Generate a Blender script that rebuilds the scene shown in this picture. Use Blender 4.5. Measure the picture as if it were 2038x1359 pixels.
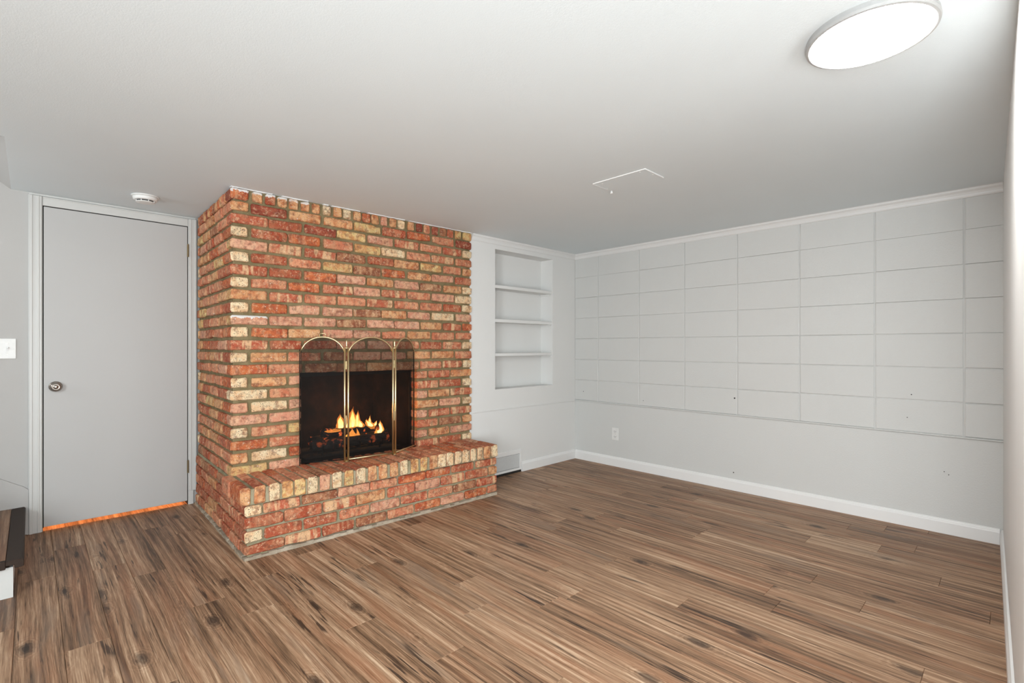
import bpy, bmesh, math, random
from mathutils import Vector, Matrix
random.seed(7)
S = bpy.context.scene
for o in list(bpy.data.objects): bpy.data.objects.remove(o, do_unlink=True)
C = S.collection

# ------------------------------------------------------------------ camera
HC = 1.09                      # lens height, metres
YAW = math.radians(45.7)       # angle between the view axis and the far wall
cd = bpy.data.cameras.new('camera'); cam = bpy.data.objects.new('camera', cd); C.objects.link(cam)
cam.location = (0, 0, HC)
cam.rotation_euler = (math.pi/2, 0, YAW - math.pi/2)
cd.sensor_width = 36; cd.lens = 36*982/2038; cd.shift_y = 10.5/2038; cd.clip_start = 0.01
S.camera = cam

# ------------------------------------------------------------------ world, lights, exposure
w = bpy.data.worlds.new('world'); S.world = w; w.use_nodes = True
w.node_tree.nodes['Background'].inputs[0].default_value = (0.8, 0.85, 0.95, 1)
w.node_tree.nodes['Background'].inputs[1].default_value = 0.3
S.view_settings.view_transform = 'Standard'; S.view_settings.look = 'None'
S.view_settings.gamma = 1; S.view_settings.use_curve_mapping = False
S.view_settings.exposure = 0.10

def area(name, loc, target, sx, sy, power, col=(1, 1, 1)):
    l = bpy.data.lights.new(name, 'AREA'); l.shape = 'RECTANGLE'; l.size = sx; l.size_y = sy
    l.energy = power; l.color = col
    o = bpy.data.objects.new(name, l); C.objects.link(o); o.location = loc
    o.rotation_euler = (Vector(target)-Vector(loc)).to_track_quat('-Z', 'Y').to_euler()
    return o
PW_, PS_, PF_, PB_ = 68, 80, 2, 38
WB = (.895, .955, .985)
area('rear_fill_light', (0.5, -2.45, 1.2), (1.5, 2.5, 1.1), 2.0, 1.4, PW_, WB)  # added fill behind the camera for the unseen room's light, not a window
area('side_fill_light', (-2.0, -0.1, 1.35), (2.0, 2.0, 0.9), 1.0, 1.0, PS_, WB)  # added fill from the left, out of view; no window stands there
area('ceiling_fill_light', (-0.35, -0.35, 0.75), (0.9, 1.1, 1.99), 0.7, 0.7, PF_, WB)  # weak upward fill, added to brighten the ceiling
area('upward_fill_light', (-0.45, -0.30, 0.45), (3.0, 1.0, 1.99), 0.6, 0.6, PB_, WB)  # unseen fill added behind the camera to lift the right of the ceiling
LAMP_POWER = 60.0
area('stairwell_fill_light', (-1.35, 3.5, 1.55), (-0.25, 3.6, 2.1), 0.4, 0.4, 8, WB)  # hidden fill added to brighten the sloping soffit, no fixture
area('closet_light', (0.42, 4.55, 0.9), (0.42, 4.1, 0.0), 0.3, 0.3, 20, (1.0, 0.38, 0.13))

# ------------------------------------------------------------------ helpers
def lin(r, g, b, k=1.0):
    def f(c):
        c /= 255.0
        return c/12.92 if c <= .04045 else ((c+.055)/1.055)**2.4
    return (min(f(r)*k, .95), min(f(g)*k, .95), min(f(b)*k, .95), 1)

def obj(name, verts, faces, mat, parent=None, origin=None, smooth=False):
    """one mesh object; verts in world space, origin = its local origin (world)"""
    o0 = Vector(origin) if origin is not None else Vector((0, 0, 0))
    me = bpy.data.meshes.new(name)
    me.from_pydata([tuple(Vector(v)-o0) for v in verts], [], faces)
    if mat: me.materials.append(mat)
    bm = bmesh.new(); bm.from_mesh(me); bmesh.ops.recalc_face_normals(bm, faces=bm.faces); bm.to_mesh(me); bm.free()
    if smooth:
        for p in me.polygons: p.use_smooth = True
    o = bpy.data.objects.new(name, me); C.objects.link(o)
    if parent is not None:
        o.parent = parent; o.location = o0 - world_loc(parent)
    else: o.location = o0
    return o
def world_loc(o):
    v = Vector(o.location)
    while o.parent is not None:
        o = o.parent; v = v + o.location
    return v
def tag(o, label=None, cat=None, group=None, kind=None):
    if label: o['label'] = label
    if cat: o['category'] = cat
    if group: o['group'] = group
    if kind: o['kind'] = kind
    return o
def thing(name, loc, label, cat, group=None):
    o = bpy.data.objects.new(name, None); o.empty_display_size = .05; C.objects.link(o); o.location = loc
    return tag(o, label, cat, group)

class MB:
    """collects simple solids"""
    def __init__(s): s.v = []; s.f = []
    def box(s, x0, x1, y0, y1, z0, z1, M=None):
        b = len(s.v)
        for z in (z0, z1):
            for (x, y) in ((x0, y0), (x1, y0), (x1, y1), (x0, y1)):
                p = Vector((x, y, z)); s.v.append(M(p) if M else p)
        for f in ((0, 3, 2, 1), (4, 5, 6, 7), (0, 1, 5, 4), (1, 2, 6, 5), (2, 3, 7, 6), (3, 0, 4, 7)):
            s.f.append(tuple(b+i for i in f))
        return s
    def prism(s, prof, path, closed=False):
        """sweep a list of (offset vector function) : prof points given per path station"""
        b = len(s.v); n = len(prof[0])
        for st in prof:
            for p in st: s.v.append(Vector(p))
        m = len(prof)
        for i in range(m-1):
            for j in range(n):
                s.f.append((b+i*n+j, b+i*n+(j+1) % n, b+(i+1)*n+(j+1) % n, b+(i+1)*n+j))
        s.f.append(tuple(b+j for j in range(n))); s.f.append(tuple(b+(m-1)*n+j for j in range(n))[::-1])
        return s
    def tube(s, pts, r, n=8, cap=True):
        pts = [Vector(p) for p in pts]; b = len(s.v); m = len(pts)
        for i, p in enumerate(pts):
            t = (pts[min(i+1, m-1)]-pts[max(i-1, 0)]).normalized()
            a = Vector((0, 0, 1)) if abs(t.z) < .9 else Vector((1, 0, 0))
            u = t.cross(a).normalized(); v = t.cross(u)
            rr = r[i] if isinstance(r, (list, tuple)) else r
            for k in range(n):
                an = 2*math.pi*k/n + math.pi/n
                s.v.append(p+(u*math.cos(an)+v*math.sin(an))*rr)
        for i in range(m-1):
            for k in range(n):
                s.f.append((b+i*n+k, b+i*n+(k+1) % n, b+(i+1)*n+(k+1) % n, b+(i+1)*n+k))
        if cap:
            s.f.append(tuple(b+k for k in range(n))); s.f.append(tuple(b+(m-1)*n+k for k in range(n))[::-1])
        return s
    def lathe(s, c, axis, prof, n=32):
        """prof: (distance along axis, radius)"""
        ax = Vector(axis).normalized(); a = Vector((0, 0, 1)) if abs(ax.z) < .9 else Vector((1, 0, 0))
        u = ax.cross(a).normalized(); v = ax.cross(u); b = len(s.v); c = Vector(c)
        for (d, r) in prof:
            for k in range(n):
                an = 2*math.pi*k/n
                s.v.append(c+ax*d+(u*math.cos(an)+v*math.sin(an))*max(r, 1e-4))
        for i in range(len(prof)-1):
            for k in range(n):
                s.f.append((b+i*n+k, b+i*n+(k+1) % n, b+(i+1)*n+(k+1) % n, b+(i+1)*n+k))
        s.f.append(tuple(b+k for k in range(n))); m = len(prof)
        s.f.append(tuple(b+(m-1)*n+k for k in range(n))[::-1])
        return s
    def build(s, name, mat, parent=None, origin=None, smooth=False, bevel=0, seg=1):
        o = obj(name, s.v, s.f, mat, parent, origin, smooth)
        if bevel:
            m = o.modifiers.new('bevel', 'BEVEL'); m.width = bevel; m.segments = seg; m.limit_method = 'ANGLE'
        return o

# ------------------------------------------------------------------ materials
def newmat(name):
    m = bpy.data.materials.new(name); m.use_nodes = True
    nt = m.node_tree; b = nt.nodes['Principled BSDF']
    return m, nt, b
def N(nt, typ, **kw):
    n = nt.nodes.new(typ)
    for k, v in kw.items():
        if k.startswith('i_'):
            key = k[2:]
            key = int(key) if key.isdigit() else key
            n.inputs[key].default_value = v
        else: setattr(n, k, v)
    return n
def ramp(nt, fac, stops, interp='LINEAR'):
    r = nt.nodes.new('ShaderNodeValToRGB'); r.color_ramp.interpolation = interp
    while len(r.color_ramp.elements) < len(stops): r.color_ramp.elements.new(.5)
    for e, (p, c) in zip(r.color_ramp.elements, stops):
        e.position = p; e.color = c if isinstance(c, tuple) else (c, c, c, 1)
    nt.links.new(fac, r.inputs[0]); return r.outputs[0]
def mix(nt, fac, a, b, mode='MIX'):
    m = nt.nodes.new('ShaderNodeMix'); m.data_type = 'RGBA'; m.blend_type = mode
    for s, x in ((m.inputs[0], fac), (m.inputs[6], a), (m.inputs[7], b)):
        if hasattr(x, 'node'): nt.links.new(x, s)
        else: s.default_value = x
    return m.outputs[2]
def mth(nt, op, a, b=None, c=None, clamp=False):
    m = nt.nodes.new('ShaderNodeMath'); m.operation = op; m.use_clamp = clamp
    for s, x in zip(m.inputs, (a, b, c)):
        if x is None: continue
        if hasattr(x, 'node'): nt.links.new(x, s)
        else: s.default_value = x
    return m.outputs[0]
def vmul(nt, v, xyz, add=None):
    m = nt.nodes.new('ShaderNodeVectorMath'); m.operation = 'MULTIPLY'; nt.links.new(v, m.inputs[0]); m.inputs[1].default_value = xyz
    return m.outputs[0]
def noise(nt, vec, scale, detail=4, rough=.55, dist=0.0, out=0):
    n = N(nt, 'ShaderNodeTexNoise'); n.inputs['Scale'].default_value = scale; n.inputs['Detail'].default_value = detail
    n.inputs['Roughness'].default_value = rough; n.inputs['Distortion'].default_value = dist
    if vec is not None: nt.links.new(vec, n.inputs['Vector'])
    return n.outputs[out]
def bump(nt, b, h, strength=.3, dist=.01):
    n = N(nt, 'ShaderNodeBump'); n.inputs['Strength'].default_value = strength; n.inputs['Distance'].default_value = dist
    nt.links.new(h, n.inputs['Height']); nt.links.new(n.outputs[0], b.inputs['Normal']); return n

def paint(name, col, rough=.55, bumpk=.15, scale=220, spec=.3):
    m, nt, b = newmat(name)
    pos = N(nt, 'ShaderNodeNewGeometry').outputs['Position']
    nz = noise(nt, pos, 2.2, 3)
    c2 = tuple(c*.955 for c in col[:3])+(1,)
    nt.links.new(mix(nt, nz, col, c2), b.inputs['Base Color'])
    b.inputs['Roughness'].default_value = rough; b.inputs['Specular IOR Level'].default_value = spec
    if bumpk: bump(nt, b, noise(nt, pos, scale, 3), bumpk, .002)
    return m
def plain(name, col, rough=.5, metal=0.0, spec=.5):
    m, nt, b = newmat(name)
    pos = N(nt, 'ShaderNodeNewGeometry').outputs['Position']
    nz = noise(nt, pos, 60, 2)
    nt.links.new(mix(nt, nz, col, tuple(c*.88 for c in col[:3])+(1,)), b.inputs['Base Color'])
    b.inputs['Roughness'].default_value = rough; b.inputs['Metallic'].default_value = metal
    b.inputs['Specular IOR Level'].default_value = spec
    return m

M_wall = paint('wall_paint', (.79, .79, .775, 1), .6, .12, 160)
M_block = paint('block_paint', (.66, .665, .65, 1), .62, .55, 120)
M_near = paint('near_wall_paint', (.82, .82, .81, 1), .6, .12, 160)
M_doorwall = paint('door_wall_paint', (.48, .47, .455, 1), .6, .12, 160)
M_ceil = paint('ceiling_paint', (.765, .83, .855, 1), .8, .25, 260)
M_trim = paint('trim_paint', (.86, .86, .85, 1), .35, .04, 90, .5)
M_crown = paint('crown_paint', (.78, .78, .77, 1), .4, .04, 90, .5)
M_door = paint('door_paint', (.49, .485, .475, 1), .45, .06, 120, .45)
M_case = paint('casing_paint', (.60, .60, .58, 1), .35, .05, 120, .5)
M_white = plain('white_plastic', (.85, .85, .83, 1), .35)
M_dark = plain('dark_gap', (.02, .018, .016, 1), .8)
M_nickel = plain('satin_nickel', (.42, .38, .34, 1), .28, 1.0)
M_hinge = plain('aged_brass', (.26, .20, .11, 1), .45, .9)
M_brass = plain('polished_brass', (.84, .70, .42, 1), .34, 1.0)
M_black = plain('black_wire', (.012, .011, .010, 1), .5, .6)
M_vent = plain('vent_metal', (.78, .78, .77, 1), .45)
M_shoe = plain('dark_slot', (.015, .015, .015, 1), .7)

def wood_floor(name, dark=1.0, per_object=True, axis='Y'):
    m, nt, b = newmat(name)
    pos = N(nt, 'ShaderNodeNewGeometry').outputs['Position']
    if per_object:
        rnd = N(nt, 'ShaderNodeObjectInfo').outputs['Random']
        cx = N(nt, 'ShaderNodeCombineXYZ'); 
        nt.links.new(mth(nt, 'MULTIPLY', rnd, 37.0), cx.inputs[0]); nt.links.new(mth(nt, 'MULTIPLY', rnd, 91.0), cx.inputs[1])
        nt.links.new(mth(nt, 'MULTIPLY', rnd, 53.0), cx.inputs[2])
        ad = N(nt, 'ShaderNodeVectorMath', operation='ADD'); nt.links.new(pos, ad.inputs[0]); nt.links.new(cx.outputs[0], ad.inputs[1])
        p = ad.outputs[0]
    else:
        p = pos; rnd = None
    # warp
    wn = N(nt, 'ShaderNodeTexNoise'); wn.inputs['Scale'].default_value = 1.0; wn.inputs['Detail'].default_value = 2
    nt.links.new(vmul(nt, p, (4.5, .95, 3)), wn.inputs['Vector'])
    wv = N(nt, 'ShaderNodeVectorMath', operation='MULTIPLY_ADD')
    nt.links.new(wn.outputs['Color'], wv.inputs[0]); wv.inputs[1].default_value = (.045, .05, 0); nt.links.new(p, wv.inputs[2])
    q = wv.outputs[0]
    streak = noise(nt, vmul(nt, q, (50, .85, 1)), 1.0, 5, .64)
    fine = noise(nt, vmul(nt, q, (190, 3.6, 1)), 1.0, 4, .65)
    pore = noise(nt, vmul(nt, q, (520, 14.0, 1)), 1.0, 3, .6)
    # growth-ring figure
    wave = N(nt, 'ShaderNodeTexWave', wave_type='RINGS', rings_direction='Z'); wave.inputs['Scale'].default_value = 1.0
    wave.inputs['Distortion'].default_value = 2.2; wave.inputs['Detail'].default_value = 2; wave.inputs['Detail Scale'].default_value = 1.2
    nt.links.new(vmul(nt, q, (11, 1.15, 0)), wave.inputs['Vector'])
    tone = noise(nt, vmul(nt, p, (6.5, .9, 1)), 1.0, 2, .5)
    # knots
    vo = N(nt, 'ShaderNodeTexVoronoi'); vo.inputs['Scale'].default_value = 1.0; vo.inputs['Randomness'].default_value = 1.0
    nt.links.new(vmul(nt, q, (6.2, 2.7, 0.01)), vo.inputs['Vector'])
    kd = mth(nt, 'ADD', vo.outputs['Distance'], mth(nt, 'MULTIPLY', mth(nt, 'SUBTRACT', noise(nt, vmul(nt, q, (60, 22, 1)), 1.0, 3, .6), .5), .16))
    kf = ramp(nt, kd, [(.04, 1.0), (.09, .75), (.18, 0.0)])
    rg = mth(nt, 'MULTIPLY', mth(nt, 'SINE', mth(nt, 'MULTIPLY', kd, 105.0)), ramp(nt, kd, [(.08, 1.0), (.34, 0.0)]))
    v = mth(nt, 'ADD', mth(nt, 'MULTIPLY', streak, .42), mth(nt, 'MULTIPLY', fine, .36))
    v = mth(nt, 'ADD', v, mth(nt, 'MULTIPLY', pore, .22))
    v = mth(nt, 'ADD', v, mth(nt, 'MULTIPLY', wave.outputs['Fac'], .05))
    v = mth(nt, 'ADD', v, mth(nt, 'MULTIPLY', mth(nt, 'SUBTRACT', tone, .5), .28))
    v = mth(nt, 'ADD', v, mth(nt, 'MULTIPLY', rg, .035))
    if per_object: v = mth(nt, 'ADD', v, mth(nt, 'MULTIPLY', mth(nt, 'SUBTRACT', rnd, .5), .045))
    k = dark
    col = ramp(nt, v, [(.36, lin(62, 45, 33, k)), (.445, lin(108, 82, 61, k)), (.52, lin(145, 112, 86, k)),
                       (.59, lin(174, 141, 112, k)), (.69, lin(213, 185, 156, k))])
    # reddish / grey drift
    hue = noise(nt, vmul(nt, q, (16, 1.0, 1)), 1.0, 3, .5)
    col = mix(nt, ramp(nt, hue, [(.50, 0.0), (.72, .42)]), col, lin(162, 108, 76, k), 'MIX')
    hue2 = noise(nt, vmul(nt, q, (14, 1.3, 4)), 1.3, 3, .5)
    col = mix(nt, ramp(nt, hue2, [(.56, 0.0), (.72, .45)]), col, lin(128, 112, 98, k), 'MIX')
    # long dark checks
    crack = noise(nt, vmul(nt, q, (66, 3.0, 1)), 1.2, 3, .55)
    gate = noise(nt, vmul(nt, q, (11, 2.2, 9)), 1.0, 2, .5)
    ck = mth(nt, 'MULTIPLY', ramp(nt, crack, [(.57, 0.0), (.62, 1.0)]), ramp(nt, gate, [(.54, 0.0), (.61, 1.0)]))
    col = mix(nt, mth(nt, 'MULTIPLY', ck, .85), col, lin(52, 38, 30, k))
    col = mix(nt, mth(nt, 'MULTIPLY', kf, .85), col, lin(44, 33, 27, k))
    nt.links.new(col, b.inputs['Base Color'])
    b.inputs['Roughness'].default_value = .5; b.inputs['Specular IOR Level'].default_value = .35
    bump(nt, b, mth(nt, 'ADD', fine, pore), .12, .0015)
    return m
M_floor = wood_floor('plank_wood')
M_tread = wood_floor('tread_wood', .8)
M_nosing = plain('dark_nosing', lin(54, 42, 35), .6, 0, .2)

# brick: colours and brick-local coordinates come from mesh attributes
def brick_mat():
    m, nt, b = newmat('brick_clay')
    A = N(nt, 'ShaderNodeAttribute', attribute_name='colA').outputs['Color']
    B = N(nt, 'ShaderNodeAttribute', attribute_name='colB').outputs['Color']
    bc = N(nt, 'ShaderNodeAttribute', attribute_name='bc').outputs['Vector']
    par = N(nt, 'ShaderNodeAttribute', attribute_name='par').outputs['Vector']
    sp = N(nt, 'ShaderNodeSeparateXYZ'); nt.links.new(par, sp.inputs[0])
    big = noise(nt, bc, 17, 4, .6, .6)
    col = mix(nt, ramp(nt, big, [(.43, 0.0), (.58, 1.0)]), A, B)
    # firing bands across the length
    bd = noise(nt, vmul(nt, bc, (26, 2.5, 5)), 1.0, 2, .5, .25)
    col = mix(nt, mth(nt, 'MULTIPLY', ramp(nt, bd, [(.515, 0.0), (.60, .85)]), sp.outputs[0]), col, lin(228, 190, 146))
    # smoky patches
    sm = noise(nt, bc, 34, 5, .65)
    col = mix(nt, ramp(nt, sm, [(.49, 0.0), (.64, .7)]), col, lin(128, 80, 60))
    lt = noise(nt, bc, 52, 5, .7)
    col = mix(nt, ramp(nt, lt, [(.52, 0.0), (.67, .6)]), col, lin(232, 194, 156))
    # dark speckle
    spk = noise(nt, bc, 230, 2, .5)
    col = mix(nt, mth(nt, 'MULTIPLY', ramp(nt, spk, [(.635, 0.0), (.68, 1.0)]), sp.outputs[1]), col, lin(66, 46, 36))
    vo = N(nt, 'ShaderNodeTexVoronoi'); vo.inputs['Scale'].default_value = 82; nt.links.new(bc, vo.inputs['Vector'])
    col = mix(nt, mth(nt, 'MULTIPLY', ramp(nt, vo.outputs['Distance'], [(.13, 1.0), (.22, 0.0)]), sp.outputs[1]), col, lin(58, 38, 30))
    # rare white lime flecks
    wf = noise(nt, bc, 140, 1, .5)
    col = mix(nt, ramp(nt, wf, [(.735, 0.0), (.76, .9)]), col, (.85, .83, .8, 1))
    # lime / paint smear along the upper edge where one exists
    sz = N(nt, 'ShaderNodeSeparateXYZ'); nt.links.new(N(nt, 'ShaderNodeAttribute', attribute_name='loc').outputs['Vector'], sz.inputs[0])
    sme = mth(nt, 'ADD', sz.outputs[2], mth(nt, 'MULTIPLY', mth(nt, 'SUBTRACT', noise(nt, bc, 45, 4, .6), .5), 1.6))
    col = mix(nt, mth(nt, 'MULTIPLY', ramp(nt, sme, [(.42, 0.0), (.55, 1.0)]), sp.outputs[2]), col, (.80, .80, .78, 1))
    nt.links.new(col, b.inputs['Base Color'])
    b.inputs['Roughness'].default_value = .85; b.inputs['Specular IOR Level'].default_value = .25
    h = mth(nt, 'ADD', noise(nt, bc, 45, 5, .65), mth(nt, 'MULTIPLY', noise(nt, bc, 200, 3, .6), .5))
    bump(nt, b, h, .9, .008)
    return m
M_brick = brick_mat()
def mortar_mat(name, c1, c2):
    m, nt, b = newmat(name)
    pos = N(nt, 'ShaderNodeNewGeometry').outputs['Position']
    col = mix(nt, ramp(nt, noise(nt, pos, 12, 5, .6), [(.35, 0.0), (.65, 1.0)]), c1, c2)
    col = mix(nt, ramp(nt, noise(nt, pos, 150, 3, .6), [(.6, 0.0), (.7, .5)]), col, tuple(c*.5 for c in c1[:3])+(1,))
    nt.links.new(col, b.inputs['Base Color']); b.inputs['Roughness'].default_value = .95
    b.inputs['Specular IOR Level'].default_value = .15
    bump(nt, b, noise(nt, pos, 130, 5, .7), .8, .006)
    return m
M_mortar = mortar_mat('khaki_mortar', lin(118, 104, 74), lin(144, 130, 98))
M_mortar2 = mortar_mat('grey_mortar', lin(142, 134, 106), lin(172, 164, 138))
M_base = mortar_mat('mortar_skirt', lin(150, 136, 118, 1.1), lin(186, 174, 156, 1.1))

# ------------------------------------------------------------------ room measures
H = 1.99
XB = 3.824        # block wall
YA = 3.036        # wall with the niche
YD = 4.018        # wall with the door
XL, YN = -2.2, -2.6
T = .12

# ------------------------------------------------------------------ floor: base slab and planks
m = MB(); m.box(XL-T, XB+T, YN-T, YD+T+.75, -.12, -.012)
floor = m.build('floor', M_dark); tag(floor, kind='structure')
PW = .1305; X0 = 1.0-PW*24
known = {(0.87): 1.806, (1.3915): 1.80, (1.0): 1.41, (.7395-.1305): 2.2}
ci = 0; x = X0
def plank(xa, xb, ya, yb):
    g = .0004; c = .0012
    v = [(xa+g, ya+g, -.012), (xb-g, ya+g, -.012), (xb-g, yb-g, -.012), (xa+g, yb-g, -.012),
         (xa+g, ya+g, -c), (xb-g, ya+g, -c), (xb-g, yb-g, -c), (xa+g, yb-g, -c),
         (xa+g+c, ya+g+c, 0), (xb-g-c, ya+g+c, 0), (xb-g-c, yb-g-c, 0), (xa+g+c, yb-g-c, 0)]
    f = [(3, 2, 1, 0), (8, 9, 10, 11)]
    for i in range(4):
        j = (i+1) % 4; f += [(i, j, 4+j, 4+i), (4+i, 4+j, 8+j, 8+i)]
    obj('plank', v, f, M_floor, floor, ((xa+xb)/2, (ya+yb)/2, 0))
def wallC(x): return 0.055+(x-3.824)*0.0285     # slightly skewed near wall
while x < XB-.02:
    x1 = min(x+PW, XB-.003); xa = max(x, XL+.003)
    if x1 > XL+.03:
        ymin = YN+.003 if x < 1.60 else wallC(x)+.002
        ymax = YD-.0 if x < 2.5 else YA-.002
        ph = None
        for kx, ky in known.items():
            if abs(kx-x) < .02: ph = ky
        if ph is None: ph = random.uniform(0, 1.22)
        ys = sorted(set([ymin, ymax]+[ph+1.22*k for k in range(-5, 5) if ymin+.05 < ph+1.22*k < ymax-.05]))
        for a_, b_ in zip(ys[:-1], ys[1:]): plank(xa, x1, a_, b_)
    x += PW
for i in range(6):      # planks running on through the doorway
    plank(.0+PW*i+.02, .0+PW*(i+1)+.02, YD+.0005, YD+.74)

# ------------------------------------------------------------------ ceiling and stairwell soffit
m = MB()
m.box(-.08, XB+T, YN-T, YD+T, H, H+T)
m.box(XL-T, -.08, YN-T, 3.03, H, H+T)
ceil = m.build('ceiling', M_ceil); tag(ceil, kind='structure')
m = MB()
m.prism([[(-.08, 3.03, H), (-.08, 3.03, H+.12), (XL-T, 3.03, H+.12+1.74), (XL-T, 3.03, H+1.74)],
         [(-.08, YD+T, H), (-.08, YD+T, H+.12), (XL-T, YD+T, H+.12+1.74), (XL-T, YD+T, H+1.74)]], None)
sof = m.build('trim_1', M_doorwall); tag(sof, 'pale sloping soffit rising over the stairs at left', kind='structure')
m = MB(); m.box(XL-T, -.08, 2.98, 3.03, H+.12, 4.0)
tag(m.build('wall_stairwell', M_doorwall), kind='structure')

# ------------------------------------------------------------------ walls
m = MB()      # door wall with a hole for the doorway
DX0, DX1, DZ = .050, .780, 1.923
m.box(XL-T, DX0, YD, YD+T, -.0, 4.0); m.box(DX1, 2.46, YD, YD+T, 0, H); m.box(DX0, DX1, YD, YD+T, DZ, H)
m.box(-.08, DX0, YD, YD+.001, H, 2.0)
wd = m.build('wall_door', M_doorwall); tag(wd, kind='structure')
m = MB(); m.box(-.05, 0, YD+T, YD+.75, 0, H); m.box(.84, .89, YD+T, YD+.75, 0, H); m.box(-.05, .89, YD+.75, YD+.8, 0, H); m.box(-.05, .89, YD+T, YD+.8, H, H+.05)
tag(m.build('wall_closet', M_doorwall), kind='structure')

# wall with the recessed shelves
NX0, NX1, NZ0, NZ1, NY = 2.767, 3.492, .735, 1.9035, 3.182
m = MB()
m.box(2.4935, NX0, YA, YA+.16, 0, H); m.box(NX1, XB+T, YA, YA+.16, 0, H)
m.box(NX0, NX1, YA, YA+.16, 0, NZ0); m.box(NX0, NX1, YA, YA+.16, NZ1, H)
m.box(NX0-.05, NX1+.05, NY, NY+.03, NZ0-.05, NZ1+.05)
wf = m.build('wall_far', M_wall); tag(wf, kind='structure')
m = MB(); m.box(2.512, XB-.001, YA-.004, YA, .5605, .5695); m.box(2.512, XB-.001, YA-.002, YA, .5555, .5575)
m.build('ledge_strip', M_wall, wf, bevel=.001)
m = MB(); m.box(2.44, 2.50, YA+.16, YD, 0, H); tag(m.build('wall_flue', M_wall), kind='structure')

# block wall on the right: backing, lower panel, individual blocks
m = MB(); m.box(XB+.0055, XB+T, -.2, YA+.16, 0, H)
wr = m.build('wall_right', M_block); tag(wr, kind='structure')
m = MB(); m.box(XB+.002, XB+.0055, -.06, YA, 0, .5630)
m.build('lower_panel', M_block, wr)
m = MB(); m.box(XB-.0075, XB+.0055, -.06, YA, .5650, .5735); m.build('ledge_strip', M_block, wr, bevel=.002)
cols = [YA, 2.760, 2.323, 1.902, 1.481, 1.059, .631, .213, -.06]
rows = [.5735, .768, .967, 1.169, 1.366, 1.562, 1.760, 1.958, 1.99]
for i in range(8):
    for j in range(8):
        y1, y0 = cols[i], cols[i+1]; z0, z1 = rows[j], rows[j+1]
        g = .0016; gz = .0014 if z0 < 1.15 else .0003
        fr = XB+random.uniform(-.0016, .0016); c = .0055; cz = .0040 if z0 < 1.15 else .0014
        y0 += g*random.uniform(.6, 1.5); y1 -= g*random.uniform(.6, 1.5); z0 += gz*random.uniform(.5, 1.3); z1 -= gz*random.uniform(.5, 1.3)
        jt = lambda: random.uniform(-.0009, .0009)
        v = [(XB+.0055, y0, z0), (XB+.0055, y1, z0), (XB+.0055, y1, z1), (XB+.0055, y0, z1),
             (fr+.0038, y0+jt(), z0+jt()), (fr+.0038, y1+jt(), z0+jt()), (fr+.0038, y1+jt(), z1+jt()), (fr+.0038, y0+jt(), z1+jt()),
             (fr, y0+c+jt(), z0+cz+jt()), (fr, y1-c+jt(), z0+cz+jt()), (fr, y1-c+jt(), z1-cz+jt()), (fr, y0+c+jt(), z1-cz+jt())]
        f = [(0, 1, 2, 3), (8, 9, 10, 11)]
        for k in range(4):
            q = (k+1) % 4; f += [(k, q, 4+q, 4+k), (4+k, 4+q, 8+q, 8+k)]
        obj('block', v, f, M_block, wr, (XB+.005, (y0+y1)/2, (z0+z1)/2))
m = MB()      # small nail holes and anchors in the paint
for (yy, zz, r) in ((1.508, .135, .004), (2.93, .66, .0035), (1.50, .70, .006), (2.28, .62, .003), (.45, .80, .003), (.30, .36, .0025), (.28, .345, .0025), (.47, .66, .0025)):
    m.lathe((XB-.0025, yy, zz), (1, 0, 0), [(0, r*.5), (.001, r), (.006, r)], 8)
m.build('nail_hole', M_shoe, wr)['kind'] = 'stuff'

# near wall at the right edge of the view (slightly skewed)
m = MB()
def wc(x, off): return (x, wallC(x)+off)
def skew(xa, xb, o0, o1, z0, z1, mb):
    b = len(mb.v)
    for z in (z0, z1):
        for (xx, off) in ((xa, o0), (xb, o0), (xb, o1), (xa, o1)): mb.v.append(Vector((xx, wallC(xx)+off, z)))
    for f in ((0, 3, 2, 1), (4, 5, 6, 7), (0, 1, 5, 4), (1, 2, 6, 5), (2, 3, 7, 6), (3, 0, 4, 7)): mb.f.append(tuple(b+i for i in f))
skew(1.55, XB+T, -T, 0, 0, H, m)
tag(m.build('wall_near', M_near), kind='structure')
m = MB(); m.box(1.55, 1.67, YN, wallC(1.55)-T-.001, 0, H)
tag(m.build('wall_passage', M_wall), kind='structure')
m = MB(); m.box(XL-T, XL, YN-T, YD, 0, 4.0); tag(m.build('wall_left', M_wall), kind='structure')
m = MB(); m.box(XL, 1.67, YN-T, YN, 0, H); tag(m.build('wall_behind', M_wall), kind='structure')

# baseboards: profile (out, z)
BP = [(0, 0), (.013, 0), (.013, .066), (.0105, .071), (.0105, .074), (.0065, .083), (.0, .086)]
def sweep(name, prof, a, b, n, mat, zoff=0, parent=None, kind='structure', za=0, zb=0):
    """prof in (out,z); a,b wall points (x,y); n outward unit"""
    st = []
    for p in (a, b): st.append([(p[0]+n[0]*o, p[1]+n[1]*o, z+zoff) for o, z in prof])
    mb = MB(); mb.prism(st, None); o = mb.build(name, mat, parent)
    if kind: tag(o, kind=kind)
    return o
sweep('baseboard_far', BP, (3.078, YA), (XB-.0005, YA), (0, -1), M_trim)
sweep('baseboard_right', BP, (XB+.002, YA-.0135), (XB+.002, wallC(XB)+.0135), (-1, 0), M_trim)
cn = Vector((-.0285, 1, 0)).normalized()
sweep('baseboard_near', BP, (XB-.014, wallC(XB)), (1.56, wallC(1.56)), (cn.x, cn.y), M_trim)
# crown moulding
CP = [(0, 1.94), (.005, 1.9405), (.0085, 1.948), (.010, 1.957), (.015, 1.9685), (.0245, 1.977), (.0265, 1.9805), (.0265, 1.9865), (.031, 1.9899), (0, 1.9899)]
sweep('trim_2', CP, (2.51, YA), (XB, YA), (0, -1), M_crown)
sweep('trim_3', CP, (XB, YA-.0), (XB, wallC(XB)), (-1, 0), M_crown)

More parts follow.
